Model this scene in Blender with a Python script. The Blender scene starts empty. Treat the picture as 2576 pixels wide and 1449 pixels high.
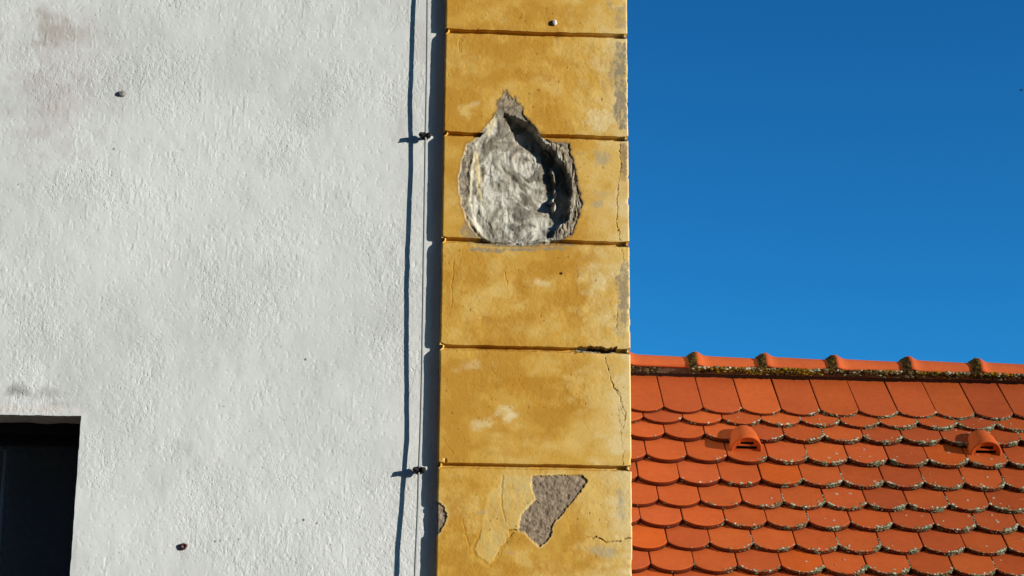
import bpy, math, random
import numpy as np
from mathutils import Vector, Matrix

random.seed(7)
rng = np.random.RandomState(11)
SC = bpy.context.scene
COL = SC.collection

# ------------------------------------------------------------------ camera, sky, sun, exposure
PITCH, YAW, ROLL = math.radians(16.99), math.radians(3.345), math.radians(0.42)
FPX = 8200.0 * 2576 / 4032            # focal length in the 2576-wide measuring units
CAM = np.array([0.0, 0.0, 1.6])
_f = np.array([math.sin(YAW) * math.cos(PITCH), math.cos(YAW) * math.cos(PITCH), math.sin(PITCH)])
_r = np.array([math.cos(YAW), -math.sin(YAW), 0.0])
_u = np.cross(_r, _f)
R_ = math.cos(ROLL) * _r + math.sin(ROLL) * _u
U_ = -math.sin(ROLL) * _r + math.cos(ROLL) * _u
cd = bpy.data.cameras.new("camera")
cam = bpy.data.objects.new("camera", cd)
COL.objects.link(cam)
cd.sensor_width = 36.0
cd.lens = 36.0 * FPX / 2576.0
cd.clip_start = 0.1
cd.clip_end = 2000
cam.matrix_world = Matrix(((R_[0], U_[0], -_f[0], CAM[0]), (R_[1], U_[1], -_f[1], CAM[1]), (R_[2], U_[2], -_f[2], CAM[2]), (0, 0, 0, 1)))
SC.camera = cam

SUNV = np.array([1.85, -1.0, 0.31]); SUNV /= np.linalg.norm(SUNV)
sd = bpy.data.lights.new("sun", 'SUN')
sun = bpy.data.objects.new("sun", sd)
COL.objects.link(sun)
sd.energy = 5.0
sd.angle = math.radians(0.5)
sd.color = (1.0, 0.955, 0.89)
sun.rotation_euler = Vector(SUNV).to_track_quat('Z', 'Y').to_euler()

W = bpy.data.worlds.new("World")
SC.world = W
W.use_nodes = True
nt = W.node_tree
bg = nt.nodes['Background']
sky = nt.nodes.new('ShaderNodeTexSky')
sky.sky_type = 'NISHITA'
sky.sun_disc = False
sky.sun_elevation = math.radians(24)
sky.sun_rotation = math.atan2(SUNV[0], SUNV[1])
sky.altitude = 0
sky.air_density = 1.0
sky.dust_density = 0.0
sky.ozone_density = 6.0
gmn = nt.nodes.new('ShaderNodeGamma')               # a clear polarised winter sky: deeper and steeper than the default
gmn.inputs[1].default_value = 1.7
tn = nt.nodes.new('ShaderNodeVectorMath'); tn.operation = 'MULTIPLY'
tn.inputs[1].default_value = (.169, .57, .475)
nt.links.new(sky.outputs[0], gmn.inputs[0])
nt.links.new(gmn.outputs[0], tn.inputs[0])
nt.links.new(tn.outputs[0], bg.inputs[0])
bg.inputs[1].default_value = 0.10
SC.view_settings.view_transform = 'Standard'
SC.view_settings.look = 'None'
SC.view_settings.exposure = 0.15
SC.view_settings.gamma = 1.0
SC.cycles.diffuse_bounces = 2

# ------------------------------------------------------------------ helpers
YW = 6.80            # plane of the white wall
PRO = 0.031          # how far the yellow pilaster stands out
YF = YW - PRO

def ray(px, py):
    px = np.asarray(px, float); py = np.asarray(py, float)
    a = (px - 1288.0) / FPX; b = (724.5 - py) / FPX
    return _f + a[..., None] * R_ + b[..., None] * U_

def at(px, py, y):
    d = ray(px, py)
    t = (y - CAM[1]) / d[..., 1]
    return CAM + d * t[..., None]

def proj(P):
    v = np.asarray(P) - CAM
    w = v @ _f
    return 1288 + FPX * (v @ R_) / w, 724.5 - FPX * (v @ U_) / w

def lin(c):
    c = np.asarray(c, float) / 255.0
    return np.where(c <= 0.04045, c / 12.92, ((c + 0.055) / 1.055) ** 2.4)

KLIT = 0.86
def A(*c):
    return lin(c) / KLIT

def sm(x, a=0.0, b=1.0):
    t = np.clip((x - a) / (b - a), 0, 1)
    return t * t * (3 - 2 * t)

_tabs = {}
def vnoise(x, y, seed=0):
    if seed not in _tabs:
        _tabs[seed] = np.random.RandomState(1000 + seed).rand(256, 256)
    T = _tabs[seed]
    xi = np.floor(x).astype(int); yi = np.floor(y).astype(int)
    fx = x - xi; fy = y - yi
    fx = fx * fx * fx * (fx * (fx * 6 - 15) + 10); fy = fy * fy * fy * (fy * (fy * 6 - 15) + 10)
    a = T[xi & 255, yi & 255]; b = T[(xi + 1) & 255, yi & 255]
    c = T[xi & 255, (yi + 1) & 255]; d = T[(xi + 1) & 255, (yi + 1) & 255]
    return (a * (1 - fx) + b * fx) * (1 - fy) + (c * (1 - fx) + d * fx) * fy

def fbm(x, y, seed=0, octv=4, gain=0.5):
    s = 0; amp = 1; tot = 0
    for i in range(octv):
        s = s + amp * (vnoise(x * 2 ** i + 17.3 * i, y * 2 ** i + 9.1 * i, seed + i) - 0.5) * 2
        tot += amp; amp *= gain
    return s / tot           # about -0.6 .. 0.6

def sdist(px, py, poly):
    """signed distance, positive inside"""
    P = np.asarray(poly, float); n = len(P)
    d = np.full(px.shape, 1e9); ins = np.zeros(px.shape, bool)
    for i in range(n):
        ax, ay = P[i]; bx, by = P[(i + 1) % n]
        ex, ey = bx - ax, by - ay
        t = np.clip(((px - ax) * ex + (py - ay) * ey) / (ex * ex + ey * ey + 1e-12), 0, 1)
        d = np.minimum(d, np.hypot(px - ax - t * ex, py - ay - t * ey))
        c = (ay > py) != (by > py)
        with np.errstate(divide='ignore', invalid='ignore'):
            xx = ax + (py - ay) * ex / (ey if ey != 0 else 1e-9)
        ins ^= c & (px < xx)
    return np.where(ins, d, -d)

def pdist(px, py, line):
    P = np.asarray(line, float); d = np.full(px.shape, 1e9)
    for i in range(len(P) - 1):
        ax, ay = P[i]; bx, by = P[i + 1]; ex, ey = bx - ax, by - ay
        t = np.clip(((px - ax) * ex + (py - ay) * ey) / (ex * ex + ey * ey + 1e-12), 0, 1)
        d = np.minimum(d, np.hypot(px - ax - t * ex, py - ay - t * ey))
    return d

z1 = lambda L: [(958.3 + x * .2734, y * .2734) for x, y in L]
z2 = lambda L: [(1022.2 + x * .3175, 204.5 + y * .3175) for x, y in L]
z3 = lambda L: [(1022.2 + x * .2911, 575.0 + y * .2911) for x, y in L]
z4 = lambda L: [(958.3 + x * .3387, 958.3 + y * .3387) for x, y in L]

def np_mesh(name, V, F, mat, parent=None, col=None, smooth=True):
    """V (n,3), F list/array of faces"""
    me = bpy.data.meshes.new(name)
    V = np.asarray(V, np.float32)
    if isinstance(F, np.ndarray):
        nf, k = F.shape
        me.vertices.add(len(V)); me.vertices.foreach_set('co', V.ravel())
        me.loops.add(nf * k); me.loops.foreach_set('vertex_index', F.astype(np.int32).ravel())
        me.polygons.add(nf); me.polygons.foreach_set('loop_start', np.arange(nf, dtype=np.int32) * k)
        me.update(calc_edges=True)
    else:
        me.from_pydata([tuple(map(float, v)) for v in V], [], [tuple(int(i) for i in f) for f in F])
    me.validate()
    if smooth:
        me.polygons.foreach_set('use_smooth', np.ones(len(me.polygons), bool))
    if col is not None:
        a = me.color_attributes.new('pigment', 'FLOAT_COLOR', 'POINT')
        c = np.ones((len(V), 4), np.float32); c[:, :col.shape[1]] = col
        a.data.foreach_set('color', c.ravel())
    me.materials.append(mat)
    o = bpy.data.objects.new(name, me)
    COL.objects.link(o)
    if parent is not None:
        o.parent = parent
    return o

class MB:
    def __init__(s): s.V = []; s.F = []; s.C = []
    def add(s, V, F, c=None):
        n = len(s.V); s.V += [tuple(v) for v in V]; s.F += [tuple(i + n for i in f) for f in F]
        if c is not None: s.C += [tuple(c)] * len(V)
    def box(s, a, b, c=None):
        x0, y0, z0 = a; x1, y1, z1_ = b
        s.add([(x0, y0, z0), (x1, y0, z0), (x1, y1, z0), (x0, y1, z0), (x0, y0, z1_), (x1, y0, z1_), (x1, y1, z1_), (x0, y1, z1_)],
              [(0, 3, 2, 1), (4, 5, 6, 7), (0, 1, 5, 4), (1, 2, 6, 5), (2, 3, 7, 6), (3, 0, 4, 7)], c)
    def tube(s, pts, r, n=10, caps=True, c=None):
        pts = [np.asarray(p, float) for p in pts]
        V = []; F = []
        rr = r if hasattr(r, '__len__') else [r] * len(pts)
        for i, p in enumerate(pts):
            d = pts[min(i + 1, len(pts) - 1)] - pts[max(i - 1, 0)]; d = d / np.linalg.norm(d)
            h = np.array([0, 0, 1.]) if abs(d[2]) < .8 else np.array([1., 0, 0])
            a = np.cross(d, h); a /= np.linalg.norm(a); b = np.cross(d, a)
            for k in range(n):
                w = 2 * math.pi * k / n
                V.append(p + rr[i] * (math.cos(w) * a + math.sin(w) * b))
        for i in range(len(pts) - 1):
            for k in range(n):
                F.append((i * n + k, i * n + (k + 1) % n, (i + 1) * n + (k + 1) % n, (i + 1) * n + k))
        if caps:
            F.append(tuple(range(n))); F.append(tuple(range((len(pts) - 1) * n, len(pts) * n))[::-1])
        s.add(V, F, c)
    def build(s, name, mat, parent=None, smooth=False):
        return np_mesh(name, np.array(s.V), s.F, mat, parent, np.array(s.C) if s.C else None, smooth)

def empty(name, loc=(0, 0, 0)):
    o = bpy.data.objects.new(name, None); COL.objects.link(o); o.location = loc
    o.empty_display_size = 0.1
    return o

def tag(o, label=None, cat=None, group=None, kind=None):
    if label: o['label'] = label
    if cat: o['category'] = cat
    if group: o['group'] = group
    if kind: o['kind'] = kind
    return o

def reparent(o, p):
    """parent o to p keeping it in place (p only translated)"""
    o.parent = p
    o.matrix_parent_inverse = Matrix.Translation(-Vector(p.location))
    return o

# ------------------------------------------------------------------ materials
def mat(name, base=(.5, .5, .5), rough=.85, attr=False, n_scale=None, n_amt=0.15, bumps=(), metal=0.0, spec=.3, tint=None, var=None):
    m = bpy.data.materials.new(name); m.use_nodes = True
    N = m.node_tree.nodes; L = m.node_tree.links
    b = N['Principled BSDF']
    b.inputs['Roughness'].default_value = rough
    b.inputs['Metallic'].default_value = metal
    b.inputs['Specular IOR Level'].default_value = spec
    tc = N.new('ShaderNodeTexCoord')
    if attr:
        a = N.new('ShaderNodeAttribute'); a.attribute_name = 'pigment'; src = a.outputs['Color']
    else:
        a = N.new('ShaderNodeRGB'); a.outputs[0].default_value = (*base, 1); src = a.outputs[0]
    for sc, amt, det in (var or ([(n_scale, n_amt, 6)] if n_scale else [])):
        nz = N.new('ShaderNodeTexNoise'); nz.inputs['Scale'].default_value = sc; nz.inputs['Detail'].default_value = det
        nz.inputs['Roughness'].default_value = .6
        L.new(tc.outputs['Object'], nz.inputs['Vector'])
        mr = N.new('ShaderNodeMapRange')
        mr.inputs['From Min'].default_value = .3; mr.inputs['From Max'].default_value = .7
        mr.inputs['To Min'].default_value = 1 - amt; mr.inputs['To Max'].default_value = 1 + amt
        L.new(nz.outputs['Fac'], mr.inputs['Value'])
        vm = N.new('ShaderNodeVectorMath'); vm.operation = 'SCALE'
        L.new(src, vm.inputs[0]); L.new(mr.outputs['Result'], vm.inputs['Scale'])
        src = vm.outputs[0]
    L.new(src, b.inputs['Base Color'])
    prev = None
    for kind, sc, dist, stretch in bumps:
        mp = N.new('ShaderNodeMapping'); mp.inputs['Scale'].default_value = stretch
        L.new(tc.outputs['Object'], mp.inputs['Vector'])
        if kind == 'noise':
            t = N.new('ShaderNodeTexNoise'); t.inputs['Scale'].default_value = sc; t.inputs['Detail'].default_value = 5
            t.inputs['Roughness'].default_value = .62; out = t.outputs['Fac']
        else:
            t = N.new('ShaderNodeTexVoronoi'); t.inputs['Scale'].default_value = sc; out = t.outputs['Distance']
        L.new(mp.outputs[0], t.inputs['Vector'])
        if kind == 'pits':
            mr = N.new('ShaderNodeMapRange'); mr.inputs['From Min'].default_value = 0.0; mr.inputs['From Max'].default_value = .25
            L.new(out, mr.inputs['Value']); out = mr.outputs['Result']
        bp = N.new('ShaderNodeBump'); bp.inputs['Strength'].default_value = 1.0; bp.inputs['Distance'].default_value = dist
        L.new(out, bp.inputs['Height'])
        if prev is not None: L.new(prev, bp.inputs['Normal'])
        prev = bp.outputs[0]
    if prev is not None: L.new(prev, b.inputs['Normal'])
    return m

M_white = mat('white_render', attr=True, rough=.92, spec=.15, var=[(9, .025, 5), (160, .045, 4)],
              bumps=[('noise', 75, .0012, (1, 1, .75)), ('noise', 190, .0007, (1.25, 1, .8)), ('pits', 55, .0006, (1, 1, .8))])
for nd in [n for n in M_white.node_tree.nodes if n.type == 'BUMP']:       # smoother and rougher trowelled areas
    at_ = [n for n in M_white.node_tree.nodes if n.type == 'ATTRIBUTE'][0]
    M_white.node_tree.links.new(at_.outputs['Alpha'], nd.inputs['Strength'])
M_side = mat('white_render_plain', base=(.66, .66, .63), rough=.92, spec=.15, n_scale=4, n_amt=.06, bumps=[('noise', 90, .0025, (1, 1, 1))])
M_yellow = mat('ochre_limewash', attr=True, rough=.9, spec=.15, var=[(14, .04, 7), (120, .03, 5)],
               bumps=[('noise', 60, .0009, (1, 1, 1)), ('noise', 220, .0006, (1, 1, 1)), ('pits', 70, .0005, (1, 1, 1))])
M_mortar = mat('bare_mortar', attr=True, rough=.95, spec=.1, var=[(60, .07, 6), (260, .07, 4)],
               bumps=[('noise', 90, .002, (1, 1, 1)), ('noise', 320, .0012, (1, 1, 1))])
M_tile = mat('clay_tile', attr=True, rough=.85, spec=.12, var=[(5, .07, 4), (38, .07, 7), (320, .05, 3)],
             bumps=[('noise', 60, .0010, (1, 1, 1)), ('noise', 400, .0004, (1, 1, 1))])
M_moss = mat('moss_and_lichen', attr=True, rough=1, spec=.05, var=[(200, .3, 4)], bumps=[('noise', 300, .003, (1, 1, 1))])
M_galv = mat('galvanised_wire', base=(.30, .30, .29), rough=.7, metal=.0, n_scale=60, n_amt=.1)
M_dark = mat('dark_rusted_iron', base=(.035, .03, .028), rough=.65, metal=.3, n_scale=200, n_amt=.4, bumps=[('noise', 500, .0006, (1, 1, 1))])
M_rust = mat('rust', base=(.075, .022, .02), rough=.85, n_scale=300, n_amt=.4, bumps=[('noise', 400, .002, (1, 1, 1))])
M_shell = mat('pale_shell', base=(.62, .58, .52), rough=.6, n_scale=150, n_amt=.15)
M_soffit = mat('stained_soffit_plaster', base=(.50, .43, .36), rough=.95, n_scale=40, n_amt=.25, bumps=[('noise', 80, .003, (1, 1, 1))])
M_frame = mat('dark_window_frame', base=(.012, .011, .011), rough=.6, n_scale=60, n_amt=.3)
M_mesh = mat('fine_black_screen', base=(.30, .32, .34), rough=.7)
M_glass = mat('dark_pane', base=(.006, .008, .014), rough=.12, spec=.5)
M_strip = mat('pale_window_bar', base=(.35, .37, .4), rough=.7)
M_ground = mat('ground', base=(.14, .125, .11), rough=.95, n_scale=3, n_amt=.3)
M_house = mat('house_render', base=(.5, .44, .33), rough=.9, n_scale=3, n_amt=.1)
M_bird = mat('bird_feathers', base=(.015, .015, .018), rough=.8)

# ------------------------------------------------------------------ ground
gm = MB(); gm.add([(-400, -400, 0), (400, -400, 0), (400, 800, 0), (-400, 800, 0)], [(0, 1, 2, 3)])
tag(gm.build('ground', M_ground), 'plain grey ground below the buildings', None, None, 'structure')

# unseen hill-shaped blocker, added behind the viewer; it keeps the low sky off the shaded faces
V = []; F = []
az = np.radians(np.linspace(126, 300, 88)); rad = np.array([14, 18, 24, 32, 42, 54, 68, 90, 140])
for i, a in enumerate(az):
    fade = float(sm(np.degrees(a), 128, 141) * (1 - sm(np.degrees(a), 285, 300)))
    for j, r__ in enumerate(rad):
        hgt = 48 * float(sm(r__, 10, 60)) * fade * (1 + .10 * math.sin(i * .7 + j) + .06 * math.sin(i * 2.3 + j * 1.7))
        V.append((.5 + r__ * math.sin(a), 7 + r__ * math.cos(a), hgt - .05))
nr = len(rad)
for i in range(len(az) - 1):
    for j in range(nr - 1):
        F.append((i * nr + j, (i + 1) * nr + j, (i + 1) * nr + j + 1, i * nr + j + 1))
tag(np_mesh('sky_blocker', V, F, mat('sky_blocker_brown', base=(.075, .055, .032), rough=1, n_scale=.6, n_amt=.4)), 'unseen hill-shaped mass added to block low sky light', None, None, 'structure')

# ------------------------------------------------------------------ corner building
XL = float(at(1108.5, 724.5, YF)[0]); XR = float(at(1584.5, 724.5, YF)[0])
bld = empty('corner_building', (XL, YW, 0))
tag(bld, 'white rendered building with cracked yellow block pilaster up its corner', 'building')
ZTOP = 7.6

# --- white wall as a displaced grid with the window opening
wx0 = float(at(-60, 724, YW)[0]); wx1 = XL + .012
wz1 = float(at(600, -60, YW)[2]); wz0 = float(at(600, 1510, YW)[2])
WX = float(at(204, 1047, YW)[0]); WZ = float(at(204, 1047, YW)[2])     # top right corner of the window opening
step = 0.0025
WXL = WX - .85; wxa = wx0; wx0 = WXL - .75
xs = np.concatenate([np.linspace(wx0, wxa, int((wxa - wx0) / .0052))[:-1], np.linspace(wxa, wx1, int((wx1 - wxa) / step))]); zs = np.linspace(wz0, wz1, int((wz1 - wz0) / step))
ix = np.argmin(abs(xs - WX)); xs[ix] = WX; xs[np.argmin(abs(xs - WXL))] = WXL; iz = np.argmin(abs(zs - WZ)); zs[iz] = WZ
X, Z = np.meshgrid(xs, zs)
px, py = proj(np.stack([X, np.full_like(X, YW), Z], -1))
edge = sm(np.minimum.reduce([X - wx0, Z - wz0, wz1 - Z]) / .04)
rough_amt = .25 + 1.5 * sm(fbm(X * 5, Z * 5, 40, 4), -.25, .45) ** 1.5
disp = .0016 * fbm(X * 5, Z * 4, 1, 3) + .0006 * fbm(X * 26, Z * 20, 5, 3) + rough_amt * .00033 * fbm(X * 75, Z * 58, 9, 3, .65)
scr = fbm(X * 120, Z * 30, 15, 2)
disp += .0005 * sm(scr, .34, .55) * sm(fbm(X * 5, Z * 5, 18, 2), 0, .3) - .0006 * sm(fbm(X * 110, Z * 80, 24, 2), .40, .6)
u_ = X * .9 + Z * .45; w_ = -X * .45 + Z * .9
disp += .0006 * (abs(fbm(u_ * 9, w_ * 4, 27, 3)) ** .7) * sm(fbm(X * 2.5, Z * 2.5, 29, 2), -.2, .3)
jog = .0016 * fbm(X * 30, Z * 30, 21, 3)
Xd = X + np.where((abs(X - WX) < .004) & (Z < WZ + .01), jog, 0)
Zd = Z + np.where((abs(Z - WZ) < .004) & (X < WX + .01), jog, 0)
nearw = sm(np.maximum(np.maximum(X - WX, WXL - X), Z - WZ) / .02)
Yw = YW - disp * edge * nearw
# pigment of the wall
base = A(206, 206, 199)
col = np.ones(X.shape + (3,)) * base
big = fbm(X * 2.2, Z * 2.0, 30, 4)
col *= (1 + .07 * big)[..., None]
col *= (1 - .05 * sm(fbm(X * 9, Z * 7, 33, 4), .02, .5) - .05 * sm(fbm(X * 3.1, Z * 3.6, 36, 4), .05, .4))[..., None]
def stain(cx, cy, rx, ry, c, amt, seed, col, hard=.5):
    d = np.hypot((px - cx) / rx, (py - cy) / ry) + .7 * fbm(px / 28, py / 28, seed, 4)
    m = sm(1 - d, 0, hard) * amt
    return col * (1 - m[..., None]) + A(*c) * m[..., None]
col = stain(150, 200, 190, 250, (190, 184, 176), .85, 50, col, 1.2)
col = stain(140, 70, 85, 62, (166, 157, 146), .8, 54, col, 1.0)
col = stain(190, 75, 60, 45, (176, 168, 158), .5, 56, col, 1.0)
col = stain(120, 260, 90, 110, (178, 171, 163), .55, 58, col, 1.2)
col = stain(55, 985, 60, 22, (150, 146, 142), .85, 62, col, 1.0)
col = stain(120, 990, 50, 22, (168, 163, 158), .7, 61, col, 1.0)
col = stain(150, 1022, 60, 18, (168, 162, 157), .6, 64, col, 1.0)
col = stain(60, 1030, 170, 16, (208, 200, 192), .7, 66, col)
col = stain(1062, 120, 22, 110, (178, 168, 165), .45, 68, col)
col = stain(1010, 300, 12, 60, (180, 166, 162), .35, 70, col)
for sx, sy, r_, a_ in [(286, 375, 3, .8), (768, 904, 3.2, .9), (763, 1308, 3.6, .9), (797, 1316, 2.6, .8), (745, 1316, 2, .6), (540, 1362, 3.2, .7), (554, 1360, 3.2, .6),
                       (600, 1357, 2.6, .8), (45, 464, 2.5, .6), (563, 1022, 2.2, .6), (820, 1470, 2, .6), (640, 590, 2, .5), (427, 14, 3, .5), (779, 4, 2.4, .5), (832, 1370, 2, .5),
                       (570, 1318, 2, .5), (360, 590, 2, .4), (905, 1120, 2, .4), (320, 510, 2.2, .5), (300, 1390, 2.2, .5), (600, 1418, 2, .5), (935, 760, 2, .4)]:
    m = sm(1 - np.hypot(px - sx, py - sy) / r_ / 1.3, 0, .6) * a_
    col = col * (1 - m[..., None]) + A(60, 58, 52) * m[..., None]
rs = np.random.RandomState(5)
for k in range(130):        # scattered specks of dirt
    sx, sy = rs.uniform(0, 1040), rs.uniform(0, 1449); r_ = rs.uniform(1.2, 2.4)
    i0 = np.searchsorted(zs, at(sx, sy, YW)[2]); j0 = np.searchsorted(xs, at(sx, sy, YW)[0])
    sl = (slice(max(i0 - 4, 0), i0 + 5), slice(max(j0 - 4, 0), j0 + 5))
    m = sm(1 - np.hypot(px[sl] - sx, py[sl] - sy) / r_ / 1.3, 0, .6) * rs.uniform(.2, .55)
    col[sl] = col[sl] * (1 - m[..., None]) + A(90, 86, 80) * m[..., None]
def hair(cx, cy, dx, dy, w, amt):
    global col
    m = sm(1 - pdist(px, py, [(cx, cy), (cx + dx * .5 + 2, cy + dy * .5), (cx + dx, cy + dy)]) / w, 0, .7) * amt
    col = col * (1 - m[..., None]) + A(120, 118, 112) * m[..., None]
for h in [(613, 245, -2, 38, 2, .5), (555, 10, -3, 28, 2, .4), (895, 540, 6, 20, 1.8, .35), (765, 452, -3, 16, 1.8, .4), (705, 1100, 8, 30, 1.8, .3), (1044, 930, -14, 60, 1.6, .4), (575, 335, -8, 22, 2, .35), (232, 1108, 3, 34, 1.6, .3)]:
    hair(*h)
idx = np.arange(X.size).reshape(X.shape)
F = np.stack([idx[:-1, :-1], idx[:-1, 1:], idx[1:, 1:], idx[1:, :-1]], -1)
cx_ = (X[:-1, :-1] + X[1:, 1:]) / 2; cz_ = (Z[:-1, :-1] + Z[1:, 1:]) / 2
F = F[~((cx_ < WX) & (cx_ > WXL) & (cz_ < WZ))]
WZB = WZ - 1.15
V = np.stack([Xd, Yw, Zd], -1).reshape(-1, 3)
# plain remainder of the wall out of the picture
def quadgrid(x0, x1, z0, z1, y):
    global V, F, colv
    n = len(V)
    V = np.vstack([V, [(x0, y, z0), (x1, y, z0), (x1, y, z1), (x0, y, z1)]])
    F = np.vstack([F, [[n, n + 1, n + 2, n + 3]]])
    colv = np.vstack([colv, np.tile(np.append(base, .7), (4, 1))])
colv = np.concatenate([col, rough_amt[..., None]], -1).reshape(-1, 4)
quadgrid(-4.5, wx0, 0, ZTOP, YW)
quadgrid(wx0, wx1, wz1, ZTOP, YW)
quadgrid(wx0, WXL, 0, wz0, YW)
quadgrid(WXL, WX, 0, WZB, YW)
quadgrid(WX, wx1, 0, wz0, YW)
wall = np_mesh('wall', V, F, M_white, None, colv); reparent(wall, bld)
# other walls and roof slab of the building
s = MB()
sx = XR - .045
s.add([(sx, YW + .02, 0), (sx, YW + 7, 0), (sx, YW + 7, ZTOP), (sx, YW + .02, ZTOP)], [(0, 1, 2, 3)])
s.add([(-4.5, YW, 0), (-4.5, YW + 7, 0), (-4.5, YW + 7, ZTOP), (-4.5, YW, ZTOP)], [(3, 2, 1, 0)])
s.add([(-4.5, YW + 7, 0), (sx, YW + 7, 0), (sx, YW + 7, ZTOP), (-4.5, YW + 7, ZTOP)], [(0, 1, 2, 3)])
reparent(s.build('side_wall', M_side), bld)
s = MB(); s.box((-4.7, YW - .3, ZTOP), (XR + .25, YW + 7.2, ZTOP + .18))
reparent(s.build('roof_slab', M_side), bld)

# --- window
win = empty('window', (WX - .42, YW, WZB)); reparent(win, bld)
RD = .20
s = MB()
s.add([(WX, YW, WZB), (WX, YW + RD, WZB), (WX, YW + RD, WZ), (WX, YW, WZ)], [(0, 1, 2, 3)])
s.add([(WXL, YW, WZB), (WXL, YW + RD, WZB), (WXL, YW + RD, WZ), (WXL, YW, WZ)], [(3, 2, 1, 0)])
s.add([(WXL, YW, WZB), (WX, YW, WZB), (WX, YW + RD, WZB), (WXL, YW + RD, WZB)], [(0, 1, 2, 3)])
nn = 60
Vs = []; Fs = []
for i in range(nn + 1):
    x = WXL + (WX - WXL) * i / nn
    for j in range(4):
        y = YW + [0, .03, .075, .115][j]
        Vs.append((x, y + .004 * math.sin(i * .9) * (j == 3), WZ - [0, .0015, .001, .0][j] + .002 * math.sin(i * .53 + j)* (j > 0)))
for i in range(nn):
    for j in range(3):
        a = i * 4 + j; Fs.append((a, a + 4, a + 5, a + 1))
s.add(Vs, Fs)
def put(mb, name, m, par, smooth=False):
    o = mb.build(name, m, None, smooth)
    o.parent = par
    o.matrix_parent_inverse = Matrix.Translation(-(Vector(par.location) + (Vector(par.parent.location) if par.parent else Vector())))
    return o
win.location = Vector((WX - .42, YW, WZB)); win.matrix_parent_inverse = Matrix.Translation(-Vector(bld.location))
def put_w(mb, name, m, par, smooth=False):
    o = mb.build(name, m, None, smooth); o.parent = par
    bpy.context.view_layer.update()
    o.matrix_parent_inverse = par.matrix_world.inverted()
    return o
put_w(s, 'reveal', M_soffit, win)
s = MB()
s.box((WXL + .001, YW + .118, WZ - .028), (WX - .001, YW + .16, WZ + .01))
s.box((WXL + .001, YW + .16, WZ - .060), (WX - .001, YW + RD, WZ + .01))
s.box((WX - .022, YW + .165, WZB + .04), (WX - .0005, YW + RD, WZ - .061))
s.box((WXL + .0005, YW + .165, WZB + .04), (WXL + .03, YW + RD, WZ - .061))
s.box((WXL + .001, YW + .15, WZB), (WX - .001, YW + RD, WZB + .04))
put_w(s, 'frame', M_frame, win)
s = MB()
g = .0037; wv = .00075
zt, zb = WZ - .061, WZB + .04
for i in range(int((WX - WXL - .05) / g)):
    x = WXL + .03 + i * g
    s.add([(x, YW + .188, zb), (x + wv, YW + .188, zb), (x + wv, YW + .188, zt), (x, YW + .188, zt)], [(0, 1, 2, 3)])
for i in range(int((zt - zb) / g)):
    z = zb + i * g
    s.add([(WXL + .03, YW + .1885, z), (WX - .022, YW + .1885, z), (WX - .022, YW + .1885, z + wv), (WXL + .03, YW + .1885, z + wv)], [(0, 1, 2, 3)])
so = put_w(s, 'insect_screen', M_mesh, win)
s = MB(); s.add([(WXL, YW + .24, WZB), (WX, YW + .24, WZB), (WX, YW + .24, WZ), (WXL, YW + .24, WZ)], [(0, 1, 2, 3)])
put_w(s, 'pane', M_glass, win)
bx = float(at(4, 1250, YW + .2)[0])
s = MB(); s.box((bx - .004, YW + .20, zb), (bx + .004, YW + .23, WZ - .075))
put_w(s, 'window_bar', M_strip, win)

# ------------------------------------------------------------------ yellow pilaster
GPY = [-170, 85, 343, 609.5, 879, 1175, 1480]
gz = [float(at(1345, g, YF)[2]) for g in GPY]          # descending heights
up = [gz[0] + .345 * k for k in range(12, 0, -1)]
dn = [gz[-1] - .345 * k for k in range(1, 12)]
allg = [z for z in up + gz + dn if .1 < z < ZTOP - .1]
za, zb_ = float(at(1345, -45, YF)[2]), float(at(1345, 1500, YF)[2])
rows = [ZTOP]
for z in sorted(allg, reverse=True):
    if z > za or z < zb_:
        rows += [z + .03, z + .016, z + .012, z + .004, z, z - .004, z - .010, z - .016, z - .03]
dense = [z for z in np.linspace(za, zb_, 1080) if all(not (.0086 < z - g < .0128) for g in gz)]
rows += dense + [g + d for g in gz if zb_ < g < za for d in (.0124, .0108, .0103, .0090)] + [0.0]
rows = np.array(sorted(set(np.round(rows, 6)), reverse=True))
# plan outline: (x, y, nx, ny, front-weight)
prof = []
rl, rr_ = .007, .005
for t in np.linspace(YW + .03, YF + rl, 9)[:-1]: prof.append((XL, t, -1, 0))
for a in np.linspace(0, math.pi / 2, 6): prof.append((XL + rl - rl * math.cos(a), YF + rl - rl * math.sin(a), -math.cos(a), -math.sin(a)))
for x in np.linspace(XL + rl, XR - rr_, 345)[1:-1]: prof.append((x, YF, 0, -1))
for a in np.linspace(0, math.pi / 2, 6): prof.append((XR - rr_ + rr_ * math.sin(a), YF + rr_ - rr_ * math.cos(a), math.sin(a), -math.cos(a)))
for t in list(np.linspace(YF + rr_, YF + .05, 10)[1:]) + list(np.linspace(YF + .05, YW + .55, 12)[1:]): prof.append((XR, t, 1, 0))
prof.append((XR - .09, YW + .55, 0, 1))
prof = np.array(prof)
nP = len(prof)
PX0, ZZ = np.meshgrid(prof[:, 0], rows); PY0, _ = np.meshgrid(prof[:, 1], rows)
NX, _ = np.meshgrid(prof[:, 2], rows); NY, _ = np.meshgrid(prof[:, 3], rows)
px, py = proj(np.stack([PX0, PY0, ZZ], -1))
S_ = PX0 + (PY0 - YF) * np.sign(NX)         # developed coordinate
front = np.clip(-NY, 0, 1)
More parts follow.
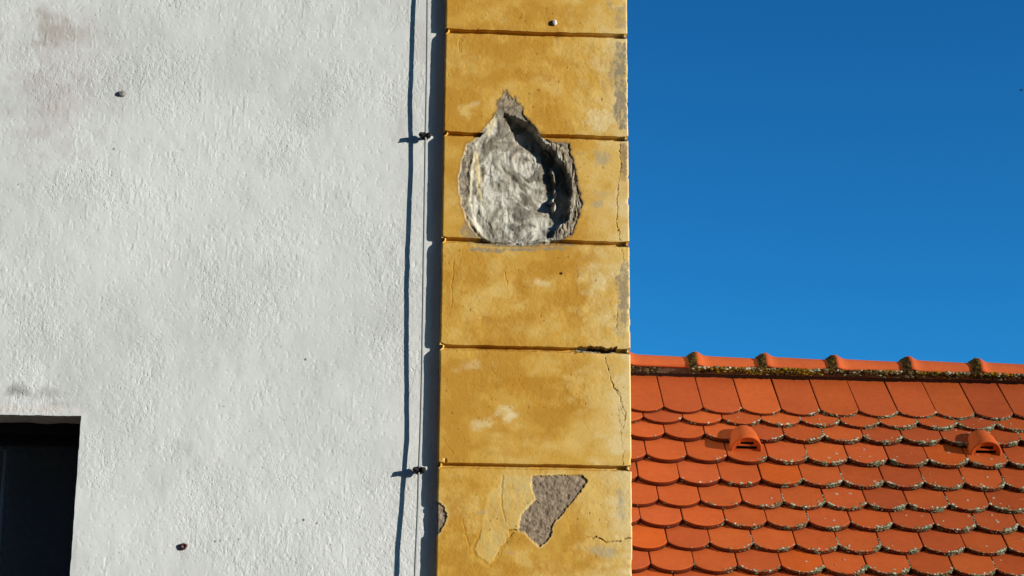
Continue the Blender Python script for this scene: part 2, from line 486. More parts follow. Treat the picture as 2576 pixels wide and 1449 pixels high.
# grooves
zc = ZZ.copy(); near_g = np.zeros_like(ZZ)
for g in allg: near_g = np.maximum(near_g, np.exp(-((ZZ - g) / .030) ** 4))
zjit = (.0028 * fbm(S_ * 12, ZZ * 3, 80, 3) + .0013 * fbm(S_ * 45, ZZ * 12, 84, 3)) * near_g
depth = np.zeros_like(ZZ)
bid = np.zeros(ZZ.shape, int)
gd = .023
for k, g in enumerate(sorted(allg, reverse=True)):
    amp_ = .013 if abs(g - gz[4]) < .01 else .005 + .003 * math.sin(k * 2.1)
    w = zc - g
    lr = np.exp(-np.clip(S_ - XL, 0, 1) / .011) + .6 * np.exp(-np.clip(XR - S_, 0, 1) / .007)
    zjit = zjit + np.where(w > 0, amp_ * lr * np.exp(-((w - .0105) / .012) ** 2), -.5 * min(amp_, .008) * lr * np.exp(-((w + .006) / .010) ** 2)) * (abs(w) < .05) * front
    # sharp upper arris, vertical floor, sloping lower bevel
    prof_d = np.where(w > 0, 1 - np.clip((w - .0103) / .0005, 0, 1), 1.0)
    prof_d = np.where(w < .0035, 1 - sm(-w, -.0035, .0105), prof_d)
    depth = np.maximum(depth, gd * prof_d)
    bid += (ZZ < g)
side = 1 - front
depth *= (1 - .5 * side)
# softly rounded block edges, uneven faces
for g in allg:
    w = abs(zc - g)
    depth += .0024 * np.exp(-(w / .017) ** 2) * front
und = .0016 * fbm(S_ * 6, ZZ * 6, 90, 3) + .0007 * fbm(S_ * 30, ZZ * 22, 94, 3) + .00035 * fbm(S_ * 110, ZZ * 110, 97, 2)
blockoff = np.array([.0006, -.0004, .0008, -.0006, .0003, -.0007, .0005])[bid % 7]
depth += -und + blockoff
# ragged silhouettes
depth += side * (.0015 * fbm(ZZ * 9, S_ * 2, 101, 4) + .0009 * sm(fbm(ZZ * 45, S_ * 10, 105, 3), .15, .5))
chip_ = sm(fbm(ZZ * 22, S_ * 6, 108, 4, .6), .16, .42)
depth += .0042 * chip_ * np.exp(-np.clip(XR - S_, 0, 1) / .007) * (S_ < XR + .02)
vis = (py > -60) & (py < 1520)
# ---- chips and cracks (front faces only)
fr = front > .3
wx_ = px + 4.0 * fbm(px / 14, py / 14, 110, 4, .6) + 2.2 * fbm(px / 4, py / 4, 114, 2)
wy_ = py + 3.0 * fbm(px / 14 + 50, py / 14, 118, 4) + 1.5 * fbm(px / 4, py / 4 + 30, 122, 2)
ones = np.ones_like(px)

# pigment of the plaster ---------------------------------------------------
deep, mid, pale, cream = A(180, 128, 42), A(199, 153, 66), A(212, 176, 100), A(220, 198, 146)
grey, bgrey, brown = A(146, 131, 104), A(152, 148, 128), A(145, 126, 103)
def mix(c, t, m): return c * (1 - m[..., None]) + t * m[..., None]
n1 = fbm(px / 105, py / 85, 130, 4, .5); n2 = fbm(px / 34, py / 26, 136, 5, .6)
n3 = fbm(px / 60, py / 40, 142, 5, .6)
pc = np.ones(px.shape + (3,)) * mid
pc = mix(pc, deep, sm(n1 + .35 * n2, -.16, .34) * .74)
pc = mix(pc, pale, sm(-n1 + .5 * n3, .02, .46) * .58)
xr_ = (px - 1115) / 470
pc = mix(pc, pale, sm(xr_ + .22 * n2 + .12 * n1, .70, .92) * .75)
pc = mix(pc, cream, sm(xr_ + .25 * n3, .84, 1.05) * .6)
def blob(c, cx, cy, rx, ry, t, amt, seed=150, hard=1.1):
    d = np.hypot((px - cx) / rx, (py - cy) / ry) + .9 * fbm(px / 26, py / 18, seed, 5, .6)
    return mix(c, t, sm(1 - d, 0, hard) * amt)
for b_ in [(1172, 280, 36, 28, pale, .9), (1195, 262, 20, 12, cream, .5), (1505, 300, 42, 50, cream, .7), (1330, 190, 120, 26, deep, .8), (1420, 160, 60, 18, deep, .5), (1160, 160, 60, 60, pale, .4),
           (1310, 720, 34, 70, deep, .95), (1405, 672, 75, 30, deep, .95), (1225, 800, 62, 22, deep, .8), (1245, 730, 60, 26, pale, .7), (1368, 712, 34, 16, cream, .55), (1310, 830, 100, 26, pale, .4), (1440, 740, 45, 22, deep, .6),
           (1500, 820, 50, 50, pale, .8), (1500, 700, 45, 60, cream, .55), (1130, 720, 26, 110, deep, .45),
           (1350, 965, 150, 26, deep, .9), (1420, 1030, 90, 36, deep, .9), (1155, 1060, 42, 30, deep, .4), (1212, 1070, 50, 20, cream, .65), (1280, 1042, 34, 28, A(226, 208, 160), .8), (1250, 1095, 40, 20, pale, .6), (1400, 1120, 110, 24, pale, .6), (1250, 1140, 90, 16, deep, .5),
           (1520, 1020, 50, 120, pale, .7), (1180, 920, 60, 20, cream, .35),
           (1140, 470, 30, 90, deep, .7), (1510, 420, 40, 60, pale, .7), (1500, 520, 50, 80, pale, .6), (1490, 590, 60, 14, deep, .3),
           (1145, 1290, 50, 110, deep, .75), (1290, 1230, 36, 30, deep, .75), (1190, 1225, 40, 30, deep, .4), (1450, 1270, 30, 36, deep, .4), (1480, 1230, 60, 60, pale, .55), (1440, 1420, 160, 40, deep, .6), (1300, 1430, 90, 30, deep, .6)]:
    pc = blob(pc, *b_)
# grey worn strips along the right edge and under the hollow
def strip(poly, t, amt, soft=5, w=1.0):
    global pc
    m = sm(sdist(px + w * (wx_ - px) * 2, py + w * (wy_ - py) * 2, poly), -1, soft)
    m = m * (1 - .55 * sm(fbm(px / 9, py / 14, 160, 4, .7), -.1, .35))
    pc = mix(pc, t, m * amt)
strip(z1([(2165, 390), (2262, 380), (2268, 1205), (2200, 1200), (2150, 1080), (2115, 965), (2160, 930), (2140, 720), (2130, 520)]), grey, .95)
strip(z1([(2020, 740), (2060, 730), (2070, 800), (2030, 850)]), grey, .7)
strip(z1([(2090, 560), (2140, 540), (2140, 900), (2080, 700)]), grey, .5)
strip(z1([(2060, 0), (2110, 0), (2140, 80), (2110, 100)]), grey, .7)
strip(z1([(2150, 60), (2265, 20), (2262, 280), (2150, 260)]), grey, .5)
strip(z2([(1700, 490), (1750, 490), (1750, 790), (1715, 810), (1690, 700)]), A(140, 116, 84), .85)
strip(z3([(1870, 290), (1925, 290), (1925, 700), (1910, 900), (1860, 800), (1800, 430), (1850, 380)]), grey, .85)
strip(z3([(1780, 760), (1860, 700), (1900, 960), (1820, 940)]), grey, .45)
strip(z4([(1730, 810), (1800, 790), (1830, 960), (1800, 1110), (1750, 1000)]), bgrey, .75, 14)
strip(z4([(1490, 1230), (1700, 1210), (1800, 1270), (1700, 1340), (1560, 1300)]), bgrey, .6, 14)
strip(z4([(1010, 790), (1060, 760), (1110, 770), (1110, 830), (1020, 830)]), bgrey, .6, 8)
strip(z4([(720, 960), (790, 960), (770, 1000), (730, 1000)]), bgrey, .7, 4)
strip(z4([(940, 1250), (1010, 1250), (1000, 1300), (930, 1290)]), bgrey, .5, 8)
strip(z2([(1470, 540), (1600, 530), (1650, 600), (1580, 690), (1480, 680)]), bgrey, .55, 14)
strip(z2([(1470, 850), (1640, 850), (1620, 940), (1480, 930)]), bgrey, .35, 14)
strip(z2([(1470, 930), (1560, 930), (1560, 1010), (1470, 1010)]), bgrey, .75, 8)
strip(z2([(1350, 560), (1410, 555), (1405, 580), (1355, 580)]), grey, .8, 3)
strip(z2([(410, 1180), (470, 1100), (560, 1170), (640, 1250), (440, 1240)]), grey, .8)
strip(z3([(520, 105), (1450, 110), (1440, 155), (900, 160), (540, 150)]), grey, .85, 3)
strip(z3([(540, 165), (1400, 165), (1390, 190), (1000, 198), (700, 210), (560, 195)]), grey, .95, 3)
# pale flaked area left of the brown patch, over darker coat
fl = sdist(wx_, wy_, z4([(880, 690), (1120, 700), (1150, 890), (1020, 1100), (950, 1105), (940, 1190), (880, 1240), (850, 1310), (800, 1358), (720, 1300), (690, 1250), (730, 1170), (745, 1060), (770, 960), (780, 850), (890, 760)]))
pc = mix(pc, A(214, 182, 106), sm(fl, -2, 5) * .5)
pc = mix(pc, A(190, 170, 118), sm(fl, -1, 10) * sm(fbm(px / 10, py / 30, 170, 4), -.1, .3) * .35)
depth += fr * .0012 * (1 - sm(fl, -1.5, 1.5)) * sm(fl, -14, -2) * (py > 1330)
# small specks
rs = np.random.RandomState(3)
for k in range(150):
    a_, b_ = rs.uniform(1115, 1580), rs.uniform(0, 1449); r_ = rs.uniform(1.2, 2.6)
    m = sm(1 - np.hypot(px - a_, (py - b_) * rs.uniform(.5, 1)) / r_ / 1.3, 0, .6) * rs.uniform(.3, .8)
    pc = mix(pc, A(120, 84, 30), m); depth += .0008 * m * fr
m = sm(1 - np.hypot((px - 1410) / 5, (py - 688) / 4), 0, .4); pc = mix(pc, A(60, 30, 12), m); depth += .002 * m
# plaster lines
for L_, amt in [(z3([(415, 270), (395, 460), (390, 680)]), .0009), (z1([(720, 345), (718, 480)]), .0009), (z1([(738, 345), (735, 480)]), .0006), (z4([(460, 420), (540, 540)]), .0009), (z4([(610, 1040), (665, 1290)]), .0009), (z4([(905, 700), (895, 900), (925, 1040)]), .001), (z3([(850, 380), (870, 470)]), .0012),
                (z1([(720, 900), (735, 1010)]), .0009)]:
    m = sm(1 - pdist(wx_, wy_, L_) / 2.6, 0, .8); depth += amt * m * fr; pc = mix(pc, A(150, 104, 34), m * .35)
def crack(L_, w, d, dark=.9):
    global depth, pc
    dd = pdist(wx_ + 2 * fbm(px / 6, py / 6, 175, 3), wy_, L_)
    m = sm(1 - dd / (w * .8), 0, .9) * (.8 + .7 * np.clip(fbm(px / 9, py / 9, 178, 2), -.4, .5))
    depth = depth + .6 * d * m * fr
    pc = mix(pc, A(96, 66, 26), m * dark * .85)
crack(z2([(1700, 490), (1690, 600), (1700, 680), (1680, 800), (1670, 950), (1668, 1100), (1690, 1255)]), 2.3, .005)
crack(z2([(1690, 715), (1745, 715)]), 1.8, .003)
crack(z3([(1865, 175), (1872, 260), (1850, 380), (1800, 420)]), 1.8, .002, .6)
crack(z3([(1830, 640), (1812, 850), (1835, 890)]), 1.8, .002, .6)
crack([(1523, 900), (1530, 930), (1541, 970), (1552, 985), (1561, 1000), (1563, 1030), (1570, 1055)], 1.9, .003, .8)
crack(z4([(1710, 0), (1720, 40), (1775, 90), (1782, 150), (1790, 180), (1812, 230), (1805, 330), (1785, 380), (1790, 450), (1803, 540), (1797, 625)]), 2.3, .004)
crack(z4([(1765, 190), (1770, 270), (1785, 340)]), 1.8, .003, .6)
crack(z4([(1520, 1160), (1545, 1155), (1565, 1168), (1605, 1152)]), 2.6, .006)
crack(z4([(1600, 1155), (1645, 1188), (1700, 1197), (1770, 1187)]), 3.2, .010)
crack(z4([(1800, 1175), (1835, 1165), (1860, 1170)]), 3.6, .008)
crack(z4([(950, 1110), (985, 1105), (1025, 1112)]), 3.0, .006)
crack(z4([(980, 1130), (940, 1170), (935, 1195), (880, 1238), (870, 1270), (845, 1312)]), 1.9, .003, .6)
crack(z1([(2200, 1020), (2195, 1200)]), 1.6, .002, .7)
# hole broken out under block four
hs_ = sdist(wx_, wy_, z3([(1400, 1050), (1500, 1020), (1560, 1015), (1640, 1018), (1700, 1022), (1730, 1040), (1790, 1025), (1815, 1020), (1822, 1055), (1780, 1075), (1720, 1082), (1640, 1072), (1560, 1065), (1450, 1078)]))
m = sm(hs_, -.5, 2.0) * fr * sm((px - 1425) / 40)
depth = np.maximum(depth, m * (.030 + .010 * fbm(px / 14, py / 7, 180, 2)))
pc = mix(pc, mix(A(70, 54, 38) * ones[..., None], A(170, 160, 140), sm(fbm(px / 11, py / 6, 184, 2), .12, .3) * .7), m)
# nick under left of block five
m = sm(1 - np.hypot((px - 1121) / 4, (py - 1158) / 7), 0, .5) * fr; depth += .006 * m
m = sm(1 - np.hypot((px - 1116) / 3, (py - 1156) / 6), 0, .5) * fr; pc = mix(pc, A(232, 206, 140), m)

# exposed brown patches
bp = sdist(wx_, wy_, z4([(1122, 705), (1200, 700), (1500, 698), (1540, 738), (1500, 800), (1440, 880), (1350, 990), (1295, 1040), (1270, 1090), (1265, 1150), (1230, 1190), (1180, 1235), (1120, 1180), (1070, 1130), (1020, 1105), (1025, 1040), (1060, 970), (1110, 920), (1150, 880), (1130, 840), (1120, 780)]))
bp2 = sdist(wx_, wy_, z4([(330, 890), (405, 888), (440, 900), (475, 950), (492, 1000), (475, 1060), (440, 1120), (405, 1165), (330, 1165)]))
tex = fbm(px / 18, py / 14, 190, 4, .6)
for sd_ in (bp, bp2):
    m = sm(sd_, -1, 2.2) * (vis)
    depth += m * (.0036 + .0034 * tex + .0014 * fbm(px / 7, py / 7, 196, 2))
    edge_ = np.exp(-((sd_ + 2.5) / 2.2) ** 2)
    pc = mix(pc, A(226, 208, 150), edge_ * .36 * (px < 1420))
    pc = mix(pc, brown * (1 + .30 * tex)[..., None], m)
pc = mix(pc, A(110, 96, 76), sm(bp, 2, 6) * sm(fbm(px / 8, py / 8, 194, 3), .15, .4) * .6)

# ---- the big hollow
outer = z2([(790, 78), (730, 165), (718, 230), (690, 290), (640, 350), (600, 395), (560, 440), (520, 470), (480, 490), (460, 560), (430, 650), (412, 750), (415, 870), (435, 980), (465, 1080), (500, 1150), (560, 1220), (620, 1265), (700, 1290), (900, 1302), (1050, 1295), (1130, 1275), (1180, 1262), (1260, 1250), (1310, 1220), (1345, 1160), (1365, 1080), (1390, 980), (1385, 900), (1355, 830), (1345, 700), (1310, 590), (1290, 495), (1240, 487), (1150, 480), (1090, 435), (1020, 365), (955, 300), (925, 260), (905, 190), (860, 150), (820, 110)])
inner = z2([(545, 490), (600, 405), (680, 310), (750, 250), (850, 262), (960, 325), (1040, 400), (1075, 470), (1130, 500), (1190, 570), (1250, 640), (1290, 740), (1305, 880), (1300, 1000), (1285, 1090), (1220, 1130), (1170, 1200), (1140, 1240), (1000, 1275), (800, 1275), (650, 1235), (575, 1165), (520, 1070), (500, 960), (505, 850), (520, 700), (535, 580)])
hx = px + (3.5 + 4 * (px > 1340)) * fbm(px / 16, py / 16, 200, 4, .6) + (7 * fbm(px / 5, py / 16, 204, 3)) * (py < 290)
hy = py + 3.5 * fbm(px / 16 + 9, py / 16, 208, 4, .6) + 6 * fbm(px / 5, py / 9, 212, 3) * (py < 290)
so_ = sdist(hx, hy, outer); si_ = sdist(hx, hy, inner)
box_ = (py > 200) & (py < 640) & (px > 1120) & (px < 1500)
so_ = np.where(box_ & fr, so_, -50); si_ = np.where(box_ & fr, si_, -50)
IN = np.array(inner)
yy = np.linspace(IN[:, 1].min(), IN[:, 1].max(), 200)
xl_, xrr = [], []
for y_ in yy:
    xsn = []
    for i in range(len(IN)):
        (ax, ay), (bx_, by_) = IN[i], IN[(i + 1) % len(IN)]
        if (ay <= y_) != (by_ <= y_): xsn.append(ax + (y_ - ay) / (by_ - ay) * (bx_ - ax))
    xl_.append(min(xsn) if xsn else IN[:, 0].mean()); xrr.append(max(xsn) if xsn else IN[:, 0].mean())
xl_ = np.array(xl_); xrr = np.array(xrr)
XLp = np.interp(hy, yy, xl_); XRp = np.interp(hy, yy, xrr)
ky = (hy - 204.5) / .3175
t = np.clip((hx - XLp) / np.maximum(XRp - XLp, 1) * (1 + .45 * (1 - sm(ky, 340, 600))), 0, 1)
dmax = np.interp(ky, [250, 300, 360, 480, 700, 900, 1040, 1120, 1200, 1275], [.008, .030, .036, .042, .047, .048, .040, .027, .014, .004])
ramp = .10 + .90 * np.interp(t, [0, .12, .45, .72, .82, 1], [0, .16, .46, .78, 1, 1])
swx = (px - 1285) / 100; swy = (py - 500) / 130
ang = np.arctan2(swy, swx); rad = np.hypot(swx, swy)
swirl = np.zeros_like(px)
bi = np.where((py > 220) & (py < 625) & (px > 1130) & (px < 1480))
bx_, by_ = px[bi], py[bi]; acc = np.zeros_like(bx_)
for sgn in (-1, 1):                                   # trowel streaks that run round the bowl
    qx, qy = bx_.copy(), by_.copy()
    for k in range(6):
        acc += fbm(qx / 13, qy / 13, 224, 3, .5) * (1 if k else .5)
        tx, ty = -(qy - 490) / 130, (qx - 1300) / 80
        a_ = np.arctan2(ty - .45, tx - .55) + 2.0 * fbm(qx / 60, qy / 60, 229, 2) + .30
        qx += sgn * 4.5 * np.cos(a_); qy += sgn * 4.5 * np.sin(a_)
swirl[bi] = acc / 5.0
lump = fbm(px / 30, py / 30, 230, 4, .55)
inner_d = dmax * ramp * sm(si_, -1, 6) + sm(si_, 0, 6) * (.0034 * swirl + .0050 * fbm(px / 34, py / 34, 230, 3, .45))
# side wall gets steep at the right
rd = pdist(hx, hy, z2([(1105, 500), (1135, 560), (1168, 690), (1180, 800), (1187, 880), (1165, 930), (1172, 990)]))
inner_d -= sm(1 - rd / 9, 0, 1) * (.020 + .036 * fbm(px / 24, py / 40, 231, 2)) * sm(si_, 4, 12)
shelf = .0050 + .003 * fbm(px / 10, py / 22, 240, 4, .5) - .0015 * (px > 1400)
tipf = 1 - sm(py, 268, 300)
hd = np.maximum(shelf * (1 - .75 * tipf), 0) * sm(so_, -1, 3) + inner_d
hole = so_ > 0
depth = np.where(so_ > -1, np.maximum(depth * (1 - sm(so_, 0, 6)), 0) + hd, depth)
# pigment of the hollow
hg = A(152, 144, 127); hl = A(191, 185, 168); hdk = A(92, 84, 72); hcr = A(214, 198, 154)
hc = np.ones(px.shape + (3,)) * hg
hc = mix(hc, hl, sm(swirl + .8 * lump, -.06, .34) * .75)
hc = mix(hc, hdk, sm(-swirl + .6 * fbm(px / 22, py / 22, 250, 4), .14, .45) * .65)
hc = mix(hc, hdk, sm(fbm(px / 22, py / 13, 254, 4, .65), .12, .42) * sm(py, 270, 330) * .45)
hc = mix(hc, A(150, 126, 104), sm(1 - np.hypot((px - 1310) / 30, (py - 385) / 18) + .9 * lump, 0, .9) * .35)
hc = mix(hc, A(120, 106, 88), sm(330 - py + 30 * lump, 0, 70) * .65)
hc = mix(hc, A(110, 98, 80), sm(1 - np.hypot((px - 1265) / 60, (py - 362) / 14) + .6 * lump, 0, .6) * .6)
cr1 = pdist(hx, hy, z2([(540, 480), (530, 600), (510, 720), (505, 850), (490, 960), (480, 1050), (530, 1140), (590, 1220), (640, 1250)]))
cr2 = pdist(hx, hy, z2([(700, 290), (660, 370), (655, 400)]))
cr3 = pdist(hx, hy, z2([(560, 560), (570, 700), (580, 850), (590, 920)]))
hc = mix(hc, hcr, sm(1 - cr1 / (8 + 9 * lump), 0, 1) * (.55 + .8 * np.clip(fbm(px / 12, py / 30, 282, 3), -.4, .5)))
hc = mix(hc, hcr, sm(1 - cr2 / 9, 0, .8) * .5)
hc = mix(hc, A(206, 184, 130), sm(1 - cr3 / 9 + .6 * lump, 0, .8) * .6)
hc = mix(hc, A(208, 200, 178), sm(1 - np.hypot((px - 1215) / 34, (py - 540) / 60) + .7 * lump, 0, .7) * .6)
depth -= sm(1 - cr1 / 8, 0, 1) * (.003 + .004 * lump) * (so_ > 2)
depth += sm(fbm(px / 8, py / 30, 284, 3, .5), .08, .3) * .0035 * (so_ > 4) * (si_ < -1) * (px > 1380)
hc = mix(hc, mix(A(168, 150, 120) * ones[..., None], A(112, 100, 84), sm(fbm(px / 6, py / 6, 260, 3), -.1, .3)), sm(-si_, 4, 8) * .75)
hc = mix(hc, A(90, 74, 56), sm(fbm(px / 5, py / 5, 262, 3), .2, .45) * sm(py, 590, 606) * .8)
hc = mix(hc, A(70, 64, 56), sm(1 - np.hypot((px - 1390) / 26, (py - 585) / 12) + .6 * lump, 0, .6) * .7)
hm = sm(so_, -1.5, 1.5)
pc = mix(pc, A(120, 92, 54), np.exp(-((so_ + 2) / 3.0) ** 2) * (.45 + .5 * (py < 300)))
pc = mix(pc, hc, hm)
# ragged grey scrapings round the tip
tip = sm(1 - np.hypot((px - 1283) / 42, (py - 262) / 30), 0, .6) * sm(fbm(px / 3.2, py / 9, 270, 3, .7), .12, .26)
pc = mix(pc, A(112, 92, 62), tip * .85)
depth = np.where(vis, depth, np.clip(depth, -.002, gd * 1.3))

# front recess moves inward along the normals
PX = PX0 - NX * depth; PY = PY0 - NY * depth
# the very corner columns recess less in x so the arris stays sound
Vp = np.stack([PX, PY, ZZ - 0 * zjit + zjit * vis], -1)
pil = empty('pilaster', (XL, YF, 0)); pil.parent = bld
bpy.context.view_layer.update()
pil.matrix_parent_inverse = bld.matrix_world.inverted()
idx = np.arange(PX.size).reshape(PX.shape)
Q = np.stack([idx[:-1, :-1], idx[:-1, 1:], idx[1:, 1:], idx[1:, :-1]], -1).reshape(-1, 4)[:, ::-1]
def fcell(a): return ((a[:-1, :-1] + a[:-1, 1:] + a[1:, 1:] + a[1:, :-1]) / 4).reshape(-1)
lab = np.round(bid[1:, 1:].reshape(-1)).astype(int)
iszhole = fcell(so_) > 0
isb1 = (fcell(bp) > 0) & fcell(vis * 1.0).astype(bool) & (fcell(front) > .3)
VV = Vp.reshape(-1, 3); CC = pc.reshape(-1, 3)
def extract(name, mask, m, label=None):
    f = Q[mask]
    u, inv = np.unique(f.ravel(), return_inverse=True)
    o = np_mesh(name, VV[u], inv.reshape(-1, 4), m, None, CC[u])
    o.data.set_sharp_from_angle(angle=math.radians(38))
    o.parent = pil
    o.matrix_parent_inverse = pil.matrix_world.inverted()
    if label: o['label'] = label
    return o
bpy.context.view_layer.update()
for k in sorted(set(lab.tolist())):
    extract('quoin_block', (lab == k) & ~iszhole & ~isb1, M_yellow)
extract('hollow', iszhole, M_mortar, 'deep onion-shaped hollow of bare grey mortar')
extract('bare_patch', isb1, M_mortar, 'brown patch where the yellow plaster has fallen off')

# ------------------------------------------------------------------ lightning conductor wire
WS = .0265
wire_px = [(1074.5, -80), (1075.5, 0), (1074.5, 120), (1072.5, 250), (1070.5, 340), (1068.5, 480), (1066, 640), (1063.5, 800), (1061, 960), (1057.5, 1090), (1053.5, 1182), (1051.5, 1270), (1047, 1370), (1043.5, 1449), (1039, 1560)]
rd_ = at(np.array([p[0] for p in wire_px]), np.array([p[1] for p in wire_px]), YW - WS)
tt = np.arange(len(rd_)); ts = np.linspace(0, len(rd_) - 1, 90)
so3 = [-.004, .000, .0035, .004, 0, .001, .0045, .003, .001, -.002, 0, .003, .006, .005, .004]
pts = np.stack([np.interp(ts, tt, rd_[:, 0]), YW - WS - np.interp(ts, tt, so3), np.interp(ts, tt, rd_[:, 2])], -1)
ker = np.array([1, 2, 3, 2, 1]) / 9
for c_ in range(2): pts[2:-2, c_] = np.convolve(pts[:, c_], ker, 'valid')
xt = float(pts[0, 0]); xb = float(pts[-1, 0]); zbb = float(pts[-1, 2])
pts = np.vstack([[(xt + .004, YW - .034, ZTOP - .02)], pts, [(xb - .012, YW - .036, zbb - 1.0), (xb - .014, YW - .036, 0.05)]])
con = empty('lightning_conductor', (xb, YW - WS, 0.05))
tag(con, 'thin grey metal wire running down the white wall beside the yellow pilaster', 'wire')
s = MB(); s.tube(list(pts), .0040, 14); o = s.build('wire', M_galv, None, True); reparent(o, con)
for (cx, cy) in [(1068.5, 340), (1053.5, 1182)]:
    c = at(cx + 1.5, cy, YW - .030)
    x, y, z = c
    cl = empty('clamp', (x, YW, z)); reparent(cl, con)
    s = MB()
    s.tube([(x - .001, YW + .01, z), (x - .001, YW - .024, z)], [.0062, .0055], 12)           # stem in the wall
    s.tube([(x - .001, YW - .018, z), (x - .001, YW - .023, z)], .0150, 20)                   # saddle plate
    s.box((x - .019, YW - .0275, z - .0085), (x + .017, YW - .0225, z + .0085))
    put_w(s, 'saddle', M_dark, cl)
    for dx in (-.0145, .0135):
        b = MB()
        b.tube([(x + dx, YW - .0275, z + .001), (x + dx, YW - .036, z + .001)], .0088, 6)
        b.tube([(x + dx, YW - .036, z + .001), (x + dx, YW - .0375, z + .001)], [.0088, .0070], 6)
        b.tube([(x + dx, YW - .0375, z + .001), (x + dx, YW - .0395, z + .001)], [.0045, .0035], 10)
        put_w(b, 'bolt', M_dark, cl)
    b = MB()      # back half of the clip that hugs the wire
    b.tube([(x - .002, YW - .024, z - .009), (x - .002, YW - .024, z + .009)], .0075, 12)
    b.tube([(x - .005, YW - .040, z - .003), (x - .005, YW - .047, z - .003)], [.0030, .0028], 10)
    put_w(b, 'clip', M_dark, cl)

# ------------------------------------------------------------------ little things fixed on the walls
def lumpy(name, c, r, m, sq=(1, .8, 1), seed=0, n=14, spiral=True):
    s = MB(); V = []; F = []
    for i in range(n + 1):
        th = math.pi * i / n
        for j in range(2 * n):
            ph = 2 * math.pi * j / (2 * n)
            k = 1 + (.10 * math.sin(ph + 5 * th) if spiral else .06 * math.sin(3 * ph + seed) * math.sin(2 * th))
            V.append((c[0] + r * k * sq[0] * math.sin(th) * math.cos(ph), c[1] - r * k * sq[1] * math.cos(th), c[2] + r * k * sq[2] * math.sin(th) * math.sin(ph)))
    for i in range(n):
        for j in range(2 * n):
            F.append((i * 2 * n + j, i * 2 * n + (j + 1) % (2 * n), (i + 1) * 2 * n + (j + 1) % (2 * n), (i + 1) * 2 * n + j))
    s.add(V, F)
    return s
c = at(1395, 57, YF - .004)
o = lumpy('snail_shell', c, .0095, M_shell, (.85, .65, 1.15)).build('snail_shell', M_shell, None, True)
tag(o, 'small white snail shell stuck to the topmost yellow block', 'snail shell', 'snail shells on the walls')
c = at(307, 236, YW - .003)
M_shell2 = mat('grey_shell', base=(.24, .22, .20), rough=.6, n_scale=150, n_amt=.3)
o = lumpy('snail_shell', c, .0125, M_shell2, (1.05, .55, .85), 2).build('snail_shell', M_shell2, None, True)
tag(o, 'small dark grey snail shell stuck high on the white wall', 'snail shell', 'snail shells on the walls')
c = at(461, 1375, YW - .003)
s = MB(); V = []; F = []
n, k = 20, 10
for i in range(n):
    for j in range(k):
        a = 2 * math.pi * i / n; b = 2 * math.pi * j / k
        R1 = .0078 * (1 + .10 * math.sin(2 * a + 1) + .06 * math.sin(5 * a)); R2 = .0045 * (1 + .15 * math.sin(3 * a))
        V.append((c[0] + (R1 + R2 * math.cos(b)) * math.cos(a), c[1] - R2 * math.sin(b) - .001, c[2] + (R1 + R2 * math.cos(b)) * math.sin(a)))
for i in range(n):
    for j in range(k):
        F.append((i * k + j, ((i + 1) % n) * k + j, ((i + 1) % n) * k + (j + 1) % k, i * k + (j + 1) % k))
s.add(V, F)
plug = empty('wall_plug', (c[0], YW, c[2])); tag(plug, 'rusty red-brown ring plug low in the white wall', 'wall plug')
reparent(s.build('collar', M_rust, None, True), plug)
s = MB(); s.tube([(c[0], YW + .005, c[2]), (c[0], YW - .005, c[2])], .0028, 12)
reparent(s.build('pin', M_shell), plug)

# ------------------------------------------------------------------ tiled house behind
TH = math.radians(49.23)
RP0 = CAM + _f * 10.28
RX = np.array([1., 0, 0]); RS = np.array([0, math.cos(TH), math.sin(TH)]); RN = np.array([0, -math.sin(TH), math.cos(TH)])
SROW = [0.9689, 1.0514, 1.1654, 1.3281, 1.4927, 1.6484, 1.784, 1.9373, 2.0799]
OROW = [0.6608, 0.7399, 0.6465, 0.5502, 0.4993, 0.5746, 0.4835, 0.5839, 0.5006]
def onroof(x, sdn, n=0.0):        # x sideways, sdn distance down the slope, n out of the slope
    x = np.asarray(x, float); sdn = np.asarray(sdn, float); n = np.asarray(n, float)
    return RP0 + RX * x[..., None] - RS * sdn[..., None] + RN * n[..., None]
def roofhit(px_, py_):
    d = ray(px_, py_); t_ = ((RP0 - CAM) @ RN) / (d @ RN)
    P = CAM + d * t_[..., None] - RP0
    return P @ RX, -(P @ RS)
XMIN = XR - .10 - RP0[0]
XMAX = XMIN + 4.6
house = empty('tiled_house', (XR + 1.2, float(RP0[1]) - 1, 0))
tag(house, 'house behind the pilaster with a red clay tile roof and mossy ridge', 'house')

